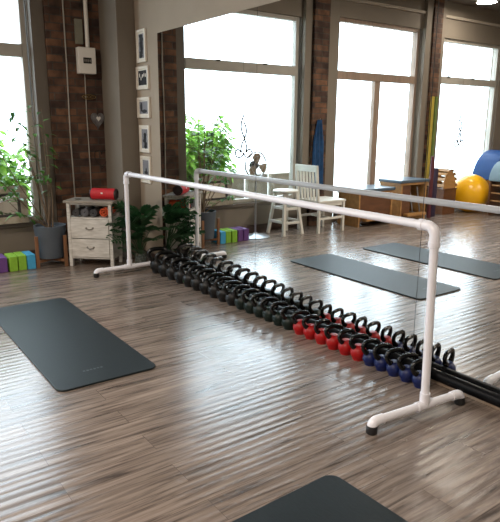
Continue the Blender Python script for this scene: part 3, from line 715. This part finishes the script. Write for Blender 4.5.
MB().bar((-hw-.02, hd+.048, .895), (hw+.02, hd+.048, .895), .024, .09).build('top_rail', M['white_wood'], t, bevel=.004)
for k in range(5):
    x = -.13+k*.065; MB().bar((x, hd+.004, .452), (x, hd+.045, .865), .032, .014).build('back_slat', M['white_wood'], t)

# blue cloth on the brick
bt = MB(); Ny = 14; Nz = 12; grid = []
for j in range(Nz+1):
    z = -1.0*j/Nz; row = []
    wd = .05+.06*min(1, j/4)
    for i in range(Ny+1):
        q = -1+2*i/Ny; row.append(bt.bm.verts.new((.022+.014*math.sin(q*9+j*.25), q*wd, z+.0*q)))
    grid.append(row)
for j in range(Nz):
    for i in range(Ny): bt._f([grid[j][i], grid[j][i+1], grid[j+1][i+1], grid[j+1][i]])
t = empty('hanging_towel', (.122, -3.08, 1.55), 0, 'blue towel hanging from a hook on the brick between the windows', 'towel')
o = bt.build('cloth', M['bluetowel'], t, smooth=True); sm = o.modifiers.new('solid', 'SOLIDIFY'); sm.thickness = .006
MB().tube([(0, 0, .0), (.03, 0, .0), (.035, 0, .02)], .005, 8).build('hook', M['pewter'], t, smooth=True)

# pilates chairs (wooden boxes with padded tops)
def pilates_chair(loc, label, h_, hy, face):
    t = empty('exercise_chair', loc, 0, label, 'exercise chair', 'padded wooden exercise chairs')
    MB().box(-.24, -hy, h_, .24, hy, h_+.045).build('padded_top', M['pad_grey'], t, bevel=.012, seg=3)
    MB().box(-.22, -hy+.02, h_-.035, .22, hy-.02, h_).build('top_frame', M['birch'], t, bevel=.003)
    for s_ in (-1, 1): MB().box(-.22, s_*(hy-.05)-.015, 0, .22, s_*(hy-.05)+.015, h_-.035).build('side_panel', M['birch'], t, bevel=.003)
    if face: MB().box(.19, -hy+.065, .08, .205, hy-.065+0, h_-.035).build('front_panel', M['plybrown'], t, bevel=.002)
    else:
        MB().box(.17, .05, .05, .19, hy-.065, h_-.035).build('front_panel', M['plybrown'], t, bevel=.002)
        for a in (-.18, .0): MB().tube([(.15, a-.08, .10), (.17, a+.06, h_-.08)], .012, 10).build('spring', M['chrome'], t, smooth=True)
    MB().box(-.2, -hy+.065, .04, -.18, hy-.065, h_-.035).build('back_panel', M['plybrown'], t)
    pd = MB().bar((.26, -hy+.12, .11), (.26, hy-.12, .11), .10, .04).build('foot_pedal', M['birch'], t, bevel=.006)
    MB().tube([(.26, -.12, .11), (-.16, -.12, .13)], .012, 8).tube([(.26, .12, .11), (-.16, .12, .13)], .012, 8).build('pedal_arm', M['chrome'], t, smooth=True)
    return t
pilates_chair((.38, -3.86, 0), 'lower padded wooden exercise box chair with brown front panel, in front of the glass door', .515, .40, True)
pilates_chair((.40, -4.70, 0), 'taller padded wooden exercise chair with metal springs, beside the coloured bands', .605, .34, False)

# bands hanging on the brick pier
for (y, m_, lab, x) in ((-5.72, M['bandgreen'], 'green latex exercise band hanging on the narrow brick pier', .125), (-5.62, M['bandyellow'], 'yellow latex exercise band hanging on the narrow brick pier', .13)):
    t = empty('exercise_band', (x, y, 1.95), 0, lab, 'exercise band', 'latex bands on the narrow brick pier')
    MB().box(-.004, -.05, -1.45, .004, .05, 0).box(.010, -.03, -1.3, .016, .03, 0).box(-.004, -.035, 0, .016, .035, .006).build('band', m_, t, bevel=.002)
    MB().tube([(-.03, 0, -.012), (.02, 0, -.006)], .006, 8).build('hook', M['pewter'], t)
for (x, y, r_, h_, m_, lab) in ((.52, -5.32, .05, .80, M['plum'], 'dark plum foam roller standing on end beside the wooden barrel'), (.60, -5.13, .032, 1.0, M['maroon'], 'slim maroon foam roller standing on end beside the plum one')):
    tag(MB().lathe([(r_*.4, 0.0), (r_*.97, .0), (r_, .006), (r_, h_-.006), (r_*.97, h_), (r_*.4, h_)], n=24).build('foam_roller', m_, smooth=True, loc=(x, y, 0)), lab, 'foam roller', 'foam rollers standing on end')

# slatted wooden barrel on a box
tag(MB().box(-.17, -.17, 0, .17, .17, .42).box(-.18, -.18, .42, .18, .18, .44).build('plyo_box', M['plybrown'], bevel=.004, loc=(.34, -5.78, 0)), 'brown wooden box below the slatted wooden barrel', 'box')
t = empty('spine_barrel', (.34, -5.78, .44), 0, 'honey coloured slatted wooden arch barrel resting on a brown box', 'barrel')
for s_ in (-1, 1):
    poly = [(.17*math.cos(a), .30*math.sin(a)) for a in [PI*k/16 for k in range(17)]]
    MB().prism(poly, .02, f=lambda x, z, q, s_=s_: (s_*.15+(-q if s_ > 0 else q), x, z)).build('side_panel', M['birch'], t, bevel=.002)
for k in range(9):
    a = PI*(k+.5)/9; y, z = .182*math.cos(a), .315*math.sin(a)
    o = MB().box(-.17, -.026, -.008, .17, .026, .008).build('slat', M['birch'], t, bevel=.004); o.location = (0, y, z); o.rotation_euler.x = math.atan2(-math.cos(a)/.235, math.sin(a)/.315)
    o.rotation_euler.x = math.atan2(.315*math.cos(a), -.182*math.sin(a))

# balls
def ball(name, r_, loc, m_, lab):
    t = empty(name, loc, 0, lab, 'exercise ball')
    prof = [(r_*math.sin(PI*k/40)+1e-4, r_-r_*math.cos(PI*k/40)+(.003*math.sin(k*1.9) if 3 < k < 37 else 0)*0) for k in range(41)]
    prof = [(.10*r_, .002)]+[p for p in prof if p[1] > .004 and p[1] < 2*r_-.001]+[(.004, 2*r_)]
    MB().lathe(prof, n=48).build('ball_skin', m_, t, smooth=True)
    MB().lathe([(.012, -.004), (.012, .003), (.004, .004)], c=(0, 0, 2*r_), n=12).build('valve_plug', M['whiteplas'], t, smooth=True)
ball('exercise_ball', .33, (.53, -6.33, 0), M['yellowball'], 'large yellow exercise ball on the floor below the right window')
ball('exercise_ball', .16, (1.75, -6.25, 0), M['blueball'], 'small blue exercise ball on the floor beside the ladder barrel')

# ladder barrels
def arch(mb, R0, R1, x0, x1, n=20, a0=0, a1=PI):
    P = [(R1*math.cos(a0+(a1-a0)*k/n), R1*math.sin(a0+(a1-a0)*k/n)) for k in range(n+1)] + [(R0*math.cos(a1-(a1-a0)*k/n), R0*math.sin(a1-(a1-a0)*k/n)) for k in range(n+1)]
    for k in range(n):
        pass
    N = 2*n+2; va = [mb.bm.verts.new((x0, y, z)) for y, z in P]; vb = [mb.bm.verts.new((x1, y, z)) for y, z in P]
    for k in range(N): mb._f([va[k], va[(k+1) % N], vb[(k+1) % N], vb[k]])
    for k in range(n): mb._f([va[k], va[k+1], va[N-2-k], va[N-1-k]]); mb._f([vb[k], vb[k+1], vb[N-2-k], vb[N-1-k]])
    return mb
t = empty('ladder_barrel', (.32, -7.50, 0), 0, 'wooden ladder barrel with bright blue padded arch, against the window wall', 'barrel')
o = arch(MB(), .34, .52, -.22, .22).build('padded_arch', M['bluepad'], t, bevel=.01, smooth=True); o.location.z = .52
for s_ in (-1, 1): MB().prism([(-.50, 0), (.50, 0), (.50, .52), (-.50, .52)], .03, f=lambda x, z, q, s_=s_: (s_*.2-q+.015, x, z)).build('side_panel', M['birch'], t, bevel=.003)
t = empty('ladder_barrel', (1.12, -6.56, 0), 0, 'wooden ladder barrel with pale blue grey padded top, in front of the blue arched one', 'barrel')
o = arch(MB(), .26, .33, -.2, .2).build('padded_arch', M['palepad'], t, bevel=.01, smooth=True); o.location.z = .58
for s_ in (-1, 1): MB().prism([(-.32, 0), (.32, 0), (.32, .58)]+[(.25*math.cos(PI*k/12), .58+.25*math.sin(PI*k/12)) for k in range(13)]+[(-.32, .58)], .03, f=lambda x, z, q, s_=s_: (s_*.17-q+.015, x, z)).build('side_panel', M['plybrown'], t, bevel=.003)
for k in range(4): MB().tube([(-.16, .28, .12+.13*k), (.16, .28, .12+.13*k)], .014, 10).build('rung', M['birch'], t, smooth=True)

# wire scroll ornaments hanging in the windows
def scroll(loc, s_, lab):
    t = empty('wire_scroll', loc, 0, lab, 'ornament', 'wire scrolls hanging in the windows')
    g = MB()
    g.tube([(0, s_*.035*math.sin(k*.42), s_*(.12-.030*k)) for k in range(14)], .011, 8)
    g.tube([(0, s_*(-.035*math.sin(k*.42)), s_*(.05-.025*k)) for k in range(14)], .011, 8)
    for sg in (-1, 1):
        g.tube([(0, sg*s_*(.065-(.065-.0022*k)*math.cos(k*.3)), -s_*(.27+(.065-.0022*k)*math.sin(k*.3))) for k in range(22)], .011, 8)
    g.build('scroll', M['wire'], t, smooth=True)
    MB().tube([(0, 0, s_*.12), (-.01, .0, s_*.9)], .002, 5).build('hanging_wire', M['wire'], t)
scroll((.06, -1.80, 1.45), 1.25, 'curled dark wire scroll hanging in the window above the fan')
scroll((.06, -6.55, 1.52), 1.25, 'curled dark wire scroll hanging in the window above the yellow ball')
